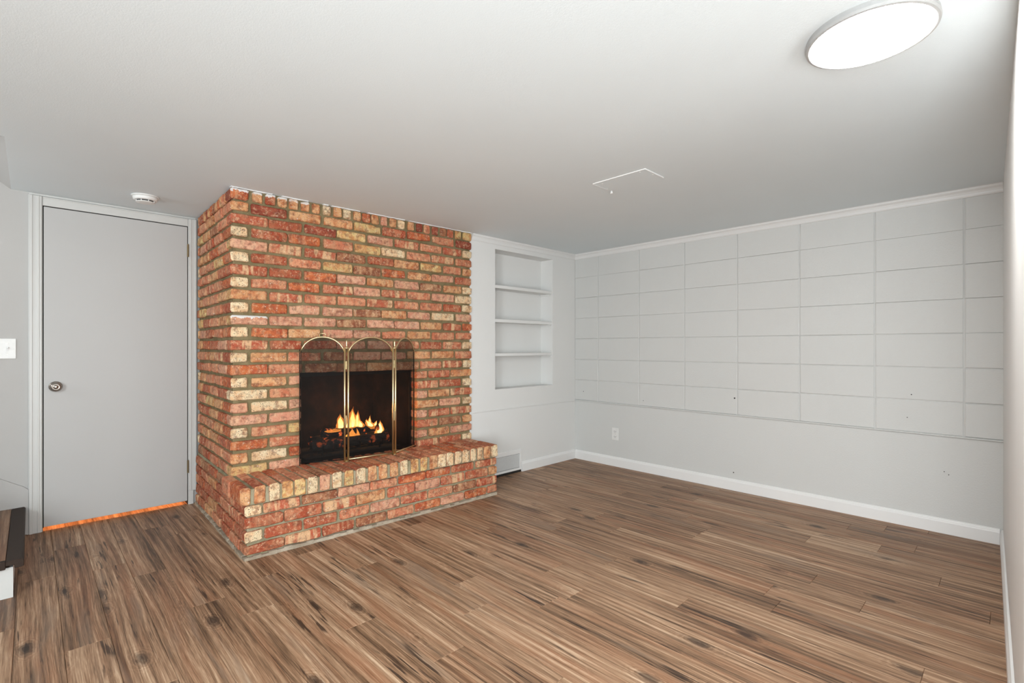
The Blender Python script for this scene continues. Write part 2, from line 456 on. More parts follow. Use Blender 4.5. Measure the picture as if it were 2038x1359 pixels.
# ------------------------------------------------------------------ shelves in the niche
for k, (zt, th, lab) in enumerate(((1.608, .026, 'top'), (1.323, .027, 'middle'), (1.035, .024, 'bottom'))):
    sh = thing('wall_shelf', ((NX0+NX1)/2, NY-.07, zt-th), {
        'top': 'white painted board shelf in wall niche, topmost of the three',
        'middle': 'white painted board shelf in wall niche, middle of the three',
        'bottom': 'white painted board shelf in wall niche, lowest of the three'}[lab], 'shelf', 'board shelves in the wall niche')
    m = MB(); m.box(NX0+.001, NX1-.001, YA+.006, NY-.001, zt-th, zt); m.build('shelf_board', M_wall, sh, ((NX0+NX1)/2, NY-.07, zt-th), bevel=.0015)
    for xa_, xb_ in ((NX0+.0005, NX0+.012), (NX1-.012, NX1-.0005)):
        m = MB(); m.box(xa_, xb_, YA+.02, NY-.001, zt-th-.014, zt-th-.0003)
        m.build('support_cleat', M_wall, sh, (xa_, NY-.07, zt-th-.01))

# ------------------------------------------------------------------ door and casing
door = bpy.data.objects.new('door_1', None); C.objects.link(door); door.location = (.415, YD, 0); door.empty_display_size = .1
tag(door, 'flat pale grey flush door beside the brick fireplace', kind='structure')
m = MB(); m.box(.0555, .7755, YD-.012, YD+.024, .027, 1.9165)
slab = m.build('door_panel', M_door, door, (.415, YD, 0), bevel=.0015)
m = MB()
def casing(mb, xa, xb, z0, z1, mirror=False):
    w = xb-xa
    lay = ((0, 1, .006), (.05, .95, .010), (.05, .30, .014), (.62, .78, .0125))
    for a, b, d in lay:
        if mirror: a, b = 1-b, 1-a
        mb.box(xa+w*a, xa+w*b, YD-d-.005, YD, z0, z1)
casing(m, -.0095, .0505, 0, 1.9745)
frame = m.build('door_frame', M_case, door, (0, YD, 0), bevel=.0015)
m = MB(); casing(m, .7805, .832, .094, 1.9745, True); m.box(.7805, .812, YD-.014, YD, 0, .094)
m.build('door_frame', M_case, door, (.8, YD, 0), bevel=.0015)
m = MB(); m.box(.0515, .7795, YD-.011, YD, 1.9225, 1.9745); m.box(.0515, .7795, YD-.015, YD, 1.9665, 1.9735)
m.build('door_frame', M_case, door, (.4, YD, 1.93), bevel=.0012)
m = MB(); m.box(DX0, .0525, YD-.004, YD+T, 0, DZ); m.box(.778, DX1, YD-.004, YD+T, 0, DZ); m.box(DX0, DX1, YD-.004, YD+T, 1.9195, DZ)
m.box(.052, .0555, YD+.002, YD+.03, .02, 1.92); m.box(.7755, .779, YD+.002, YD+.03, .02, 1.92); m.box(.052, .779, YD+.002, YD+.03, 1.9165, 1.92)
m.build('door_jamb', M_dark, door, (.4, YD, 1.93))
m = MB(); m.box(-.005, .826, YD-.006, YD, 1.9765, 1.9895); m.build('head_strip', M_case, door, (.4, YD, 1.98), bevel=.002)
# knob
m = MB(); kc = (.107, YD-.012, .853)
m.lathe(kc, (0, -1, 0), [(0, .030), (.003, .031), (.007, .027), (.010, .014), (.020, .012)], 36)
m.lathe(kc, (0, -1, 0), [(.018, .012), (.024, .021), (.031, .026), (.039, .027), (.046, .024), (.050, .018), (.0505, .0165), (.0485, .0155), (.0485, .011), (.051, .010), (.0515, .002)], 36)
m.build('door_knob', M_nickel, slab, kc, smooth=True)
for hz in (1.752, .262):
    m = MB(); m.tube([(.778, YD-.018, hz-.042), (.778, YD-.018, hz+.042)], .0055, 10)
    for q in (-.021, 0, .021): m.tube([(.778, YD-.018, hz+q-.001), (.778, YD-.018, hz+q+.001)], .0062, 10)
    m.box(.7735, .7775, YD-.016, YD-.010, hz-.04, hz+.04)
    m.tube([(.778, YD-.018, hz+.042), (.778, YD-.018, hz+.047)], [.004, .0045], 8)
    m.build('hinge', M_hinge, door, (.778, YD-.018, hz))

# ------------------------------------------------------------------ stairs at the left edge
st = thing('staircase', (-.5, 3.52, 0), 'wooden stair flight with dark nosing and white side at left edge', 'staircase')
RISE, RUN = .166, .25
for k in range(5):
    xn = -.02-RUN*k; z = RISE*(k+1)
    m = MB(); m.box(xn-RUN-.03, xn-.058, 3.062, YD-.014, z-.018, z); m.build('tread', M_tread, st, (xn-.14, 3.5, z))
    m = MB()
    pr = [(xn-.057, z-.020), (xn-.057, z), (xn-.006, z+.0015), (xn, z-.005), (xn, z-.030), (xn-.006, z-.034), (xn-.03, z-.034), (xn-.03, z-.020)]
    m.prism([[(a, 3.033, b) for a, b in pr], [(a, YD-.0145, b) for a, b in pr]], None)
    # return nosing along the open side
    m.box(xn-RUN-.04, xn-.057, 3.033, 3.061, z-.034, z)
    m.build('nosing', M_nosing, st, (xn, 3.5, z), bevel=.002)
    m = MB(); m.box(xn-.045, xn-.035, 3.066, YD-.014, z-RISE, z-.034); m.build('riser', M_trim, st, (xn-.04, 3.5, z-.1))
    m = MB(); m.box(xn-RUN-.036, xn-.034, 3.056, 3.066, 0 if k == 0 else RISE*k-.034, z-.034); m.build('side_panel', M_case, st, (xn-.16, 3.06, z-.1))
m = MB()      # wall skirt board with a swept top
top = [(-.0095, .262), (-.03, .283), (-.06, .302), (-.09, .322), (-.13, .349), (-.3, .47), (-1.3, 1.14)]
vv = []; 
for yv in (YD-.013, YD-.0005):
    vv.append([(x_, yv, z_) for x_, z_ in top]+[(-1.3, yv, .83), (-.35, yv, .16), (-.0095, yv, 0)])
m.prism(vv, None); m.build('skirt_board', M_doorwall, st, (-.3, YD, .2))

# ------------------------------------------------------------------ FIREPLACE
AN = math.radians(1.9)
E = Vector((math.cos(AN), -math.sin(AN), 0)); ES = Vector((math.sin(AN), math.cos(AN), 0)); Q = Vector((.802, 3.076, 0))
def fw(u, t, z): return Q+E*u+ES*t+Vector((0, 0, z))
fp = thing('brick_fireplace', fw(.85, .3, 0), 'mottled red and cream brick chimney breast with raised brick hearth', 'fireplace')
PAL = {  # two photo tones each, band, speckle
 'C': ((236, 214, 176), (232, 192, 148), .12, 1.0), 'Y': ((222, 192, 132), (208, 150, 96), .2, .6),
 'T': ((220, 166, 118), (200, 128, 84), .35, .5), 'O': ((204, 114, 70), (178, 86, 56), .3, .15),
 'R': ((170, 82, 56), (188, 112, 80), .25, .15), 'D': ((142, 66, 50), (164, 84, 62), .03, .15),
 'S': ((202, 120, 88), (216, 150, 114), .35, .2), 'P': ((208, 142, 114), (222, 168, 138), .3, .25),
 'B': ((178, 122, 88), (150, 92, 66), .4, .5), 'M': ((184, 92, 66), (204, 132, 98), .95, .3)}
KB = .97
bricks = []   # (score, verts, faces, centre, attributes, name)
def camscore(c, nrm, area):
    f2 = Vector((math.cos(YAW), math.sin(YAW), 0)); d = (c-Vector((0, 0, HC)))
    dep = d.dot(f2); return area*abs(d.normalized().dot(nrm))/max(dep, .3)**2
def brick(org, L, D, Z, ln, dp, hg, code, smear=0, rough=1.0, name='brick', front=None, jit=True, area=None, alt=None):
    """org: centre of the face; L,D,Z unit axes (length, depth inward, height)"""
    pr = random.uniform(-.003, .002)*rough if jit else 0
    h = hg/2; l = ln/2; k = lambda s: random.uniform(-s, s)*rough
    c = min(.0075, l*.28)
    ring = [(-l, -h+c), (-l, h-c), (-l+c*random.uniform(.4, 1.5), h), (k(l*.4), h), (l-c*random.uniform(.4, 1.5), h),
            (l, h-c*random.uniform(.5, 1.5)), (l, -h+c), (l-c*random.uniform(.4, 1.5), -h), (k(l*.4), -h), (-l+c*random.uniform(.4, 1.5), -h)]
    ring = [(a+k(.0022), b+k(.0020)) for a, b in ring]
    if rough > .5 and random.random() < .22:      # a chipped corner
        q = random.choice((2, 4, 7, 9)); a, b = ring[q]; s = random.uniform(.72, .9)
        ring[q] = (a*s, b*random.uniform(.7, .9))
    bv = .0050
    n = len(ring); V = []; F = []
    sh = (k(.0025), k(.0025))
    for (dd, ins) in ((pr, bv), (pr+.0055, 0), (dp, 0)):
        for (a, b) in ring:
            aa = a*(1-ins/l) if ins else a; bb = b*(1-ins/h) if ins else b
            V.append(L*aa+D*(dd+(sh[0]*a/l+sh[1]*b/h if dd < dp else 0))+Z*bb)
    F.append(tuple(range(n)))
    for r in (0, 1):
        for i in range(n):
            j = (i+1) % n; F.append((r*n+i, r*n+j, (r+1)*n+j, (r+1)*n+i))
    A, B, band, spk = PAL[code]
    t = random.uniform(-1, 1)*7; t2 = random.uniform(.93, 1.07)
    cA = lin(*[max(0, min(255, x_+t)) for x_ in A], KB*t2); cB = lin(*[max(0, min(255, x_-t)) for x_ in B], KB*t2)
    seed = random.uniform(-40, 40)
    fc = [(cA, cB, (band, max(spk, .4), smear))]*len(F)
    if alt:      # long faces fired redder than the speckled brick end
        A, B, band, spk = PAL[alt]; k2 = KB*t2*.96
        fc = fc[:1+n]+[(lin(*A, k2), lin(*B, k2), (band, max(spk, .3), 0))]*(len(F)-1-n)
    bricks.append((camscore(org, D, area or ln*hg), V, F, org, (fc, 0, 0, seed, L, D, Z, l, h), name))
def emit(sel, name, parent, single):
    """sel: list of brick records; single=True -> one object, else one each"""
    groups = [sel] if single else [[s] for s in sel]
    out = []
    for g in groups:
        V = []; F = []; cA = []; cB = []; P = []; BC = []; LO = []
        o0 = g[0][3] if not single else world_loc(parent)
        for (_, v, f, c, (a, b, pr, seed, L, D, Z, l, h), nm) in g:
            base = len(V)
            for p in v:
                V.append(p+c)
                BC.append((p.dot(L)+seed, p.dot(D)+seed*.7, p.dot(Z)+seed*.3)); LO.append((p.dot(L)/l, 0, p.dot(Z)/h))
            F += [tuple(i+base for i in q) for q in f]
            for q in a: cA.append(q[0]); cB.append(q[1]); P.append(q[2])
        o = obj(name, V, F, M_brick, parent, o0)
        me = o.data
        for nm_, typ, dat in (('colA', 'FLOAT_COLOR', cA), ('colB', 'FLOAT_COLOR', cB)):
            at = me.attributes.new(nm_, typ, 'FACE'); at.data.foreach_set('color', [x_ for c_ in dat for x_ in c_])
        for nm_, dat in (('par', P), ('bc', BC), ('loc', LO)):
            at = me.attributes.new(nm_, 'FLOAT_VECTOR', 'FACE' if nm_ == 'par' else 'POINT'); at.data.foreach_set('vector', [x_ for c_ in dat for x_ in c_])
        out.append(o)
    return out

ZU = Vector((0, 0, 1))
def fbrick(u0, u1, zt, hg, code, dp=.085, smear=0, t=0.0, **kw):
    brick(fw((u0+u1)/2, t, zt-hg/2), E, ES, ZU, u1-u0, dp, hg, code, smear, **kw)
def sbrick(t0, t1, zt, hg, code, dp=.085, smear=0, u=0.0, **kw):
    brick(fw(u, (t0+t1)/2, zt-hg/2), ES, E, ZU, t1-t0, dp, hg, code, smear, **kw)
# course 0: soldier-like headers under the ceiling
c0 = [(0, .091, 'O', .9), (.111, .167, 'T', .9), (.181, .236, 'R', .9), (.249, .304, 'T', .9), (.315, .368, 'T', .5), (.386, .437, 'T', .8), (.454, .501, 'T', 0), (.520, .568, 'C', .2),
      (.588, .641, 'T', 0), (.654, .707, 'C', 0), (.723, .772, 'T', 0), (.786, .840, 'O', 0), (.851, .903, 'T', 0), (.921, .965, 'P', 0), (.988, 1.037, 'T', 0), (1.053, 1.102, 'C', 0),
      (1.129, 1.178, 'T', 0), (1.199, 1.25, 'D', 0), (1.263, 1.313, 'S', 0), (1.334, 1.386, 'D', 0), (1.406, 1.458, 'B', 0), (1.472, 1.526, 'R', 0), (1.545, 1.598, 'Y', 0), (1.620, 1.699, 'Y', 0)]
for a, b, c, s in c0: fbrick(a, b, 1.9845, .0600, c, .12, s, alt='D' if a == 0 else None)
odd = [(0, .089), (.108, .303), (.313, .503), (.524, .716), (.728, .914), (.929, 1.111), (1.128, 1.317), (1.335, 1.528), (1.548, 1.699)]
even = [(0, .192), (.205, .390), (.408, .606), (.615, .807), (.822, 1.013), (1.025, 1.22), (1.235, 1.417), (1.435, 1.600), (1.617, 1.699)]
codes = ['TDTTYROSD', 'MRDYPMSMC', 'CROSYCSMS', 'PMMBRTYST', 'CRSYBOTPM', 'MROPTPBTC', 'CSOMPMSPC', 'TMSSMSSRC', 'COPPBTPCP',
         'PPPBPPTMO', 'COTPPSTSS', 'MRRPPSRMC', 'CTSBPPTTS', 'OSBBTBSMC']
def ztop(k): return 1.915-(k-1)*.0716
for k, cs in enumerate(codes, 1):
    lay = odd if k % 2 else even
    for j, ((a, b), c) in enumerate(zip(lay, cs)):
        ja = 0 if j == 0 else random.uniform(-.005, .004); jb = 0 if j == 8 else random.uniform(-.004, .004)
        corner = (j == 0)
        dp = (.183 if k % 2 else .088) if corner else (.10)
        sm = .9 if (k == 10 and j == 0) else 0
        z = ztop(k)+random.uniform(-.0015, .0015)
        if k == 14 and j not in (0, 1, 8, 7): z -= .002
        fbrick(a+ja, b+jb, z, .0545+random.uniform(-.002, .002), c, dp, sm, alt=random.choice('SRSO') if corner and k % 2 else ('Y' if corner and c in 'TP' else None))
lodd = [(0, .089), (.108, .303), (.315, .384)]; leven = [(0, .192), (.205, .382)]
rodd = [(1.203, 1.290), (1.305, 1.488), (1.503, 1.699)]; reven = [(1.205, 1.386), (1.400, 1.597), (1.617, 1.699)]
lc = ['CTP', 'CS', 'PCP', 'PP', 'CSY', 'OS', 'TCO', 'YP']
rc = ['SMT', 'MRC', 'PTM', 'TPC', 'PMM', 'MBT', 'PTP', 'MRC']
for i in range(8):
    k = 15+i
    for lay, cs, left in ((lodd if k % 2 else leven, lc[i], True), (rodd if k % 2 else reven, rc[i], False)):
        for j, ((a, b), c) in enumerate(zip(lay, cs)):
            corner = left and j == 0
            dp = (.183 if k % 2 else .088) if corner else .10
            fbrick(a, b+random.uniform(-.003, .002), ztop(k)+random.uniform(-.001, .001), .0545, c, dp, alt=random.choice('SRSO') if corner and k % 2 else None)
# left return of the chimney
sodd = [(.222, .419), (.436, .64), (.658, .847), (.862, .915)]; seven = [(.099, .317), (.327, .541), (.558, .751), (.769, .915)]
sc = ['SSRB', 'TSSP', 'RSRT', 'MTSS', 'TSRY', 'SMST', 'SOTT', 'STSO', 'MTTS', 'TYSS', 'PSSR', 'SRPT', 'TSST', 'YSSC', 'SBTY', 'SSRC', 'OTRR', 'SSTC', 'PROT', 'SPYR', 'RTSS', 'SMPR']
for k in range(1, 23):
    for (a, b), c in zip(sodd if k % 2 else seven, sc[(k*7) % 22]):
        # face stays on the corner line
        sbrick(a+random.uniform(.001, .008), b-random.uniform(.001, .008), ztop(k)+random.uniform(-.001, .001), .0545, c, .09)
t = .10
while t < .91:
    wdt = random.uniform(.045, .056); sbrick(t, min(t+wdt, .915), 1.9845, .060, random.choice('OTRTSDTB'), .09); t += wdt+.015
# below the hearth top the side runs forward
for i, zt in enumerate((.340, .274, .2135, .1415, .0745)):
    if i == 0: lay = [(.36, .42), (.435, .63), (.645, .85), (.865, 1.06), (1.075, 1.235)]
    elif i % 2: lay = [(.222, .42), (.436, .63), (.646, .85), (.866, 1.06), (1.075, 1.235)]
    else: lay = [(.115, .31), (.326, .52), (.536, .74), (.755, .95), (.965, 1.15), (1.165, 1.235)]
    for a, b in lay:
        hh_ = (.0515, .0515, .0590, .0540, .0520)[i]
        brick(Vector((.779, 2.743, 0))+ES*((a+b)/2+random.uniform(-.003, .003))+ZU*(zt-hh_/2), ES, E, ZU, b-a, .08, hh_, random.choice('RRSMRSORPRSBT'))
# hearth front courses; corner bricks turn onto the side
def hu(px):  # baked conversion of measured stations along the hearth front
    return px
h1 = [(0, .105, 'C'), (.122, .317, 'M'), (.329, .507, 'P'), (.517, .667, 'P'), (.679, .838, 'T'), (.855, 1.020, 'O'), (1.026, 1.19, 'O'), (1.203, 1.355, 'R'), (1.375, 1.690, 'O')]
Hq = .779, 2.743
def hf(u, t, z): return Vector((.779, 2.743, 0))+E*u+ES*t+ZU*z
def U2(x):   # pixel column -> metres along the hearth front (measured, baked below)
    return x
H1 = [(0, .113, 'C'), (.125, .339, 'M'), (.352, .534, 'B'), (.539, .698, 'P'), (.703, .852, 'S'), (.862, 1.006, 'O'), (1.012, 1.142, 'O'), (1.152, 1.262, 'R'), (1.275, 1.372, 'O'), (1.378, 1.683, 'M')]
HROWS = [
 ('CMBPSOORM', [485, 521, 524.7, 597.5, 602, 672, 674, 735.7, 738, 790, 794.6, 848, 849.6, 897.5, 900, 943, 948.5, 988]),
 ('RRMTMPMRT', [485, 563.7, 567, 640.4, 644, 708, 710, 767, 772.6, 826, 827.6, 875.5, 878.6, 925.7, 928, 971, 974, 988]),
 ('CRRSPMSBM', [485, 522.5, 527.5, 602, 606, 671.4, 678, 735.7, 739, 797, 800, 851, 854, 901.4, 903, 947.7, 950, 988]),
 ('RMRBSOPOS', [485, 566, 568, 639, 643, 706, 710, 769.5, 772.6, 823.7, 827, 876, 878.6, 924, 926.5, 969, 971.5, 988])]
def px2u(x):
    """measured column of the photograph on the hearth-front plane -> metres from its left corner"""
    d = Vector((math.cos(YAW), math.sin(YAW), 0))+Vector((math.sin(YAW), -math.cos(YAW), 0))*((x-1019)/982)
    p0 = hf(0, 0, 0); s = p0.dot(ES)/d.dot(ES); return (d*s-p0).dot(E)
for i, (cs, st_) in enumerate(HROWS):
    zt = (.274, .2135, .1415, .0745)[i]; hg = (.0515, .0590, .0540, .0520)[i]
    for j, c in enumerate(cs):
        a, b = px2u(st_[2*j]), px2u(st_[2*j+1])
        if j == 0: a = 0.0
        if j == 8: b = 1.688
        brick(hf((a+b)/2, 0, zt-hg/2), E, ES, ZU, b-a, (.205 if i % 2 == 0 else .10) if j == 0 else .09, hg, c, 0, area=(b-a)*hg, alt=random.choice('RSO') if j == 0 and i % 2 == 0 else None)
# cap: rowlock bricks over the hearth edge, second row behind
capx = [(-.038, .010, 'T'), (.028, .082, 'T'), (.100, .154, 'C'), (.163, .220, 'Y'), (.229, .285, 'Y'), (.296, .353, 'C'), (.364, .420, 'P'), (.434, .490, 'C'), (.506, .560, 'Y'), (.577, .635, 'C'),
        (.653, .708, 'T'), (.722, .776, 'T'), (.796, .849, 'T'), (.865, .919, 'C'), (.941, .995, 'Y'), (1.014, 1.064, 'Y'), (1.081, 1.144, 'T'), (1.150, 1.211, 'C'), (1.216, 1.269, 'C'), (1.284, 1.337, 'C'),
        (1.350, 1.404, 'C'), (1.417, 1.466, 'C'), (1.480, 1.526, 'C'), (1.540, 1.599, 'T'), (1.609, 1.668, 'C')]
nb = len(bricks)
for a, b, c in capx:
    a += .012; b += .012
    brick(hf((a+b)/2, -.022, .329), E, ES, ZU, b-a, .200, .088, c, 0, rough=.9, name='cap_brick', alt=random.choice('SRSBOR'))
for a, b, c in capx:
    a += .010+random.uniform(-.004, .004); b += .010
    brick(hf((a+b)/2, .190, .3265), E, ES, ZU, b-a, .150, .086, random.choice('SRSPOSR'), 0, rough=.8, name='cap_brick', jit=False)
caps = [b for b in bricks if b[5] == 'cap_brick']; plainb = [b for b in bricks if b[5] == 'brick']
plainb.sort(key=lambda b: -b[0])
emit(plainb[:298], 'brick', fp, False)
rest = emit(plainb[298:], 'brick', fp, True)[0]; rest['kind'] = 'stuff'; rest['label'] = 'small brick ends in the shadowed side and corners'
emit(caps, 'cap_brick', fp, False)

# mortar bodies
r = .0145
def fbox(mb, u0, u1, t0, t1, z0, z1): mb.box(u0, u1, t0, t1, z0, z1, lambda p: fw(p.x, p.y, p.z))
m = MB()
fbox(m, r, .378, r, .925, .355, .930); fbox(m, 1.208, 1.690, r, .925, .355, .930); fbox(m, r, 1.690, r, .925, .930, 1.9895)
m.build('mortar', M_mortar, fp, fw(.8, .4, 1.2))
m = MB(); fbox(m, r, 1.67, r*.5-.0, .925, .0, .355); m.box(r, .3, .3, 1.248, 0, .356, lambda p: Vector((.779, 2.743, 0))+E*p.x+ES*p.y+ZU*p.z)
m.box(r-.0, 1.680, r, .40, 0, .283, lambda p: hf(p.x, p.y, p.z)); m.box(-.010, 1.672, -.012, .345, .283, .3635, lambda p: hf(p.x, p.y, p.z))
m.build('mortar', M_mortar2, fp, fw(.8, .0, .1))['label'] = 'grey mortar joints of the hearth'
m = MB()      # rough mortar skirt at the floor
n_ = 44
for s in range(n_):
    a = 1.683*s/n_; b = 1.683*(s+1)/n_; hh = random.uniform(.010, .022)
    m.box(a-.001, b+.001, -.004-random.uniform(0, .005), .02, 0, hh, lambda p: hf(p.x, p.y, p.z))
for s in range(30):
    a = 1.24*s/30; b = 1.24*(s+1)/30; hh = random.uniform(.010, .024)
    m.box(-.003-random.uniform(0, .004), .02, a, b+.001, 0, hh, lambda p: hf(p.x, p.y, p.z))
sk = m.build('mortar_skirt', M_base, fp, fw(.2, 0, 0)); sk['kind'] = 'stuff'
m = MB()      # torn caulk line between brick and ceiling
s = 0
while s < 1.69:
    l_ = random.uniform(.02, .07)
    if random.random() < .85: fbox(m, s, min(s+l_, 1.695), -.004-random.uniform(0, .004), .02, 1.9870-random.uniform(0, .0022), 1.9896)
    s += l_
m.build('caulk_line', M_trim, fp, fw(.8, 0, 1.98))['kind'] = 'stuff'

# firebox
def sootmat():
    m, nt, b = newmat('sooty_firebrick')
    pos = N(nt, 'ShaderNodeNewGeometry').outputs['Position']
    col = mix(nt, ramp(nt, noise(nt, pos, 9, 5, .6), [(.4, 0.0), (.7, 1.0)]), (.004, .0032, .003, 1), (.022, .011, .008, 1))
    nt.links.new(col, b.inputs['Base Color']); b.inputs['Roughness'].default_value = .9; b.inputs['Specular IOR Level'].default_value = .12
    bump(nt, b, noise(nt, pos, 50, 5, .6), .5, .01); return m
M_soot = sootmat()
m = MB()
P = [(.383, 1.203, .095), (.395, 1.192, .10), (.47, 1.10, .50)]
# side, back, top, floor panels of the box, 12 mm thick
def quadbox(mb, pts, off):
    b = len(mb.v)
    for p in pts: mb.v.append(fw(*p))
    for p in pts: mb.v.append(fw(p[0]+off[0], p[1]+off[1], p[2]+off[2]))
    mb.f += [(b, b+1, b+2, b+3), (b+7, b+6, b+5, b+4)]
    for i in range(4): j = (i+1) % 4; mb.f.append((b+i, b+4+i, b+4+j, b+j))
quadbox(m, [(.384, .09, .372), (.47, .50, .372), (.47, .50, .9295), (.384, .09, .9295)], (-.02, 0, 0))
quadbox(m, [(1.202, .09, .372), (1.11, .50, .372), (1.11, .50, .9295), (1.202, .09, .9295)], (.02, 0, 0))
quadbox(m, [(.45, .50, .372), (1.13, .50, .372), (1.13, .50, .9295), (.45, .50, .9295)], (0, .02, 0))
m2 = MB(); quadbox(m2, [(.36, .02, .3700), (1.22, .02, .3700), (1.13, .51, .3700), (.45, .51, .3700)], (0, 0, -.012))
m.build('firebox_lining', M_soot, fp, fw(.8, .3, .5))
m2.build('firebox_floor', M_soot, fp, fw(.8, .3, .37))
m = MB(); fbox(m, .384, 1.203, .088, .098, .900, .9295); fbox(m, .384, .398, .088, .098, .372, .9); fbox(m, 1.190, 1.203, .088, .098, .372, .9)
m.build('steel_frame', M_black, fp, fw(.8, .09, .9))

# ------------------------------------------------------------------ logs, grate, fire
def barkmat(name, ember):
    m, nt, b = newmat(name)
    pos = N(nt, 'ShaderNodeNewGeometry').outputs['Position']
    nz = noise(nt, vmul(nt, pos, (1, 3, 3)), 22, 5, .65)
    col = mix(nt, ramp(nt, nz, [(.4, 0.0), (.7, 1.0)]), (.006, .005, .0045, 1), (.040, .030, .026, 1))
    nt.links.new(col, b.inputs['Base Color']); b.inputs['Roughness'].default_value = .9
    e = noise(nt, pos, 20, 3, .6)
    b.inputs['Emission Color'].default_value = (1, .16, .03, 1)
    nt.links.new(mth(nt, 'MULTIPLY', ramp(nt, e, [(.58, 0.0), (.68, 1.0)]), ember), b.inputs['Emission Strength'])
    bump(nt, b, nz, .9, .01); return m
M_bark = barkmat('charred_bark', .35); M_ember = barkmat('glowing_bark', 1.6)
def log(name, a, b, r, mat, label, n=14, seg=9):
    a = Vector(a); b = Vector(b); pts = []; rs = []
    for i in range(seg+1):
        s = i/seg; pts.append(a.lerp(b, s)+Vector((random.uniform(-.004, .004), random.uniform(-.004, .004), random.uniform(-.004, .004)))); rs.append(r*random.uniform(.9, 1.08)*(1-.08*s))
    t_ = thing(name, (a+b)/2, label, 'firewood')
    mb = MB(); mb.tube(pts, rs, n)
    mb.v = [v+Vector((random.uniform(-1, 1), random.uniform(-1, 1), random.uniform(-1, 1)))*r*.07 for v in mb.v]
    mb.build('bark', mat, t_, (a+b)/2, smooth=True)
    d = (b-a).normalized(); mb = MB()
    for e_, s_ in ((pts[0], -1), (pts[-1], 1)): mb.lathe(e_, d*s_, [(0, r*.86), (.004, r*.8), (.005, r*.3)], 12)
    mb.build('cut_end', M_bark, t_, (a+b)/2)
    return t_
gr = thing('fireplace_grate', fw(.78, .2, .372), 'black iron bar grate holding the burning logs in firebox', 'grate')
m = MB()
for k in range(6):
    u = .56+.085*k
    m.tube([fw(u, .10, .445), fw(u, .11, .402), fw(u, .33, .402), fw(u, .345, .45)], .006, 6)
m.build('bar', M_black, gr, fw(.78, .2, .40))
m = MB()
for t_ in (.14, .29): m.tube([fw(.54, t_, .394), fw(1.0, t_, .394)], .006, 6)
m.build('cross_bar', M_black, gr, fw(.78, .2, .39))
m = MB()
for u in (.57, .98):
    for t_ in (.14, .29): m.tube([fw(u, t_, .372), fw(u, t_, .39)], .007, 6)
m.build('leg', M_black, gr, fw(.78, .2, .38))
log('firewood_log', fw(.50, .145, .445), fw(1.02, .145, .443), .034, M_bark, 'charred log lying lowest at the front of the grate')
log('firewood_log', fw(.54, .283, .448), fw(1.06, .283, .448), .036, M_ember, 'charred log lying at the back of the grate behind flames')
log('firewood_log', fw(.60, .212, .503), fw(1.00, .216, .503), .032, M_ember, 'glowing log lying across the top of the burning stack')
log('firewood_log', fw(1.045, .20, .478), fw(1.075, .215, .400), .026, M_bark, 'short charred log leaning off the right end of stack')
def ashmat():
    m, nt, b = newmat('ash'); pos = N(nt, 'ShaderNodeNewGeometry').outputs['Position']
    nt.links.new(mix(nt, noise(nt, pos, 60, 4), (.03, .027, .025, 1), (.008, .007, .007, 1)), b.inputs['Base Color']); b.inputs['Roughness'].default_value = 1
    return m
m = MB(); nx, ny = 26, 12
for i in range(nx+1):
    for j in range(ny+1):
        u = .45+.68*i/nx; t_ = .10+.36*j/ny
        m.v.append(fw(u, t_, .3722+.016*math.sin(math.pi*i/nx)*math.sin(math.pi*j/ny)*random.uniform(.4, 1.3)))
for i in range(nx):
    for j in range(ny): a = i*(ny+1)+j; m.f.append((a, a+1, a+ny+2, a+ny+1))
ash = m.build('ash_bed', ashmat()); tag(ash, 'grey ash spread on the firebox floor under grate', 'ash', kind='stuff')

def flamemat(name, c0, c1, s0, s1, alpha, z0, z1):
    m = bpy.data.materials.new(name); m.use_nodes = True; nt = m.node_tree; nt.nodes.clear()
    pos = N(nt, 'ShaderNodeNewGeometry').outputs['Position']
    sp = N(nt, 'ShaderNodeSeparateXYZ'); nt.links.new(pos, sp.inputs[0])
    nz = noise(nt, vmul(nt, pos, (45, 45, 16)), 1.0, 3, .5)
    mr = N(nt, 'ShaderNodeMapRange'); mr.inputs[1].default_value = z0; mr.inputs[2].default_value = z1
    nt.links.new(mth(nt, 'ADD', sp.outputs[2], mth(nt, 'MULTIPLY', mth(nt, 'SUBTRACT', nz, .5), .10)), mr.inputs[0])
    col = mix(nt, mr.outputs[0], c0, c1)
    em = N(nt, 'ShaderNodeEmission'); nt.links.new(col, em.inputs[0])
    mr2 = N(nt, 'ShaderNodeMapRange'); mr2.inputs[3].default_value = s0; mr2.inputs[4].default_value = s1
    nt.links.new(mr.outputs[0], mr2.inputs[0]); nt.links.new(mr2.outputs[0], em.inputs[1])
    tr = N(nt, 'ShaderNodeBsdfTransparent'); mx = N(nt, 'ShaderNodeMixShader'); out = N(nt, 'ShaderNodeOutputMaterial')
    mx.inputs[0].default_value = alpha
    nt.links.new(tr.outputs[0], mx.inputs[1]); nt.links.new(em.outputs[0], mx.inputs[2]); nt.links.new(mx.outputs[0], out.inputs[0])
    return m
M_core = flamemat('flame_core', (1.0, .80, .26, 1), (1.0, .52, .10, 1), 8.0, 3.0, .93, .50, .66)
M_shell = flamemat('flame_shell', (1.0, .34, .06, 1), (1.0, .22, .03, 1), 2.2, 1.3, .5, .50, .66)
fire = thing('fire', fw(.8, .215, .50), 'yellow and orange flames burning on the log stack', 'fire')
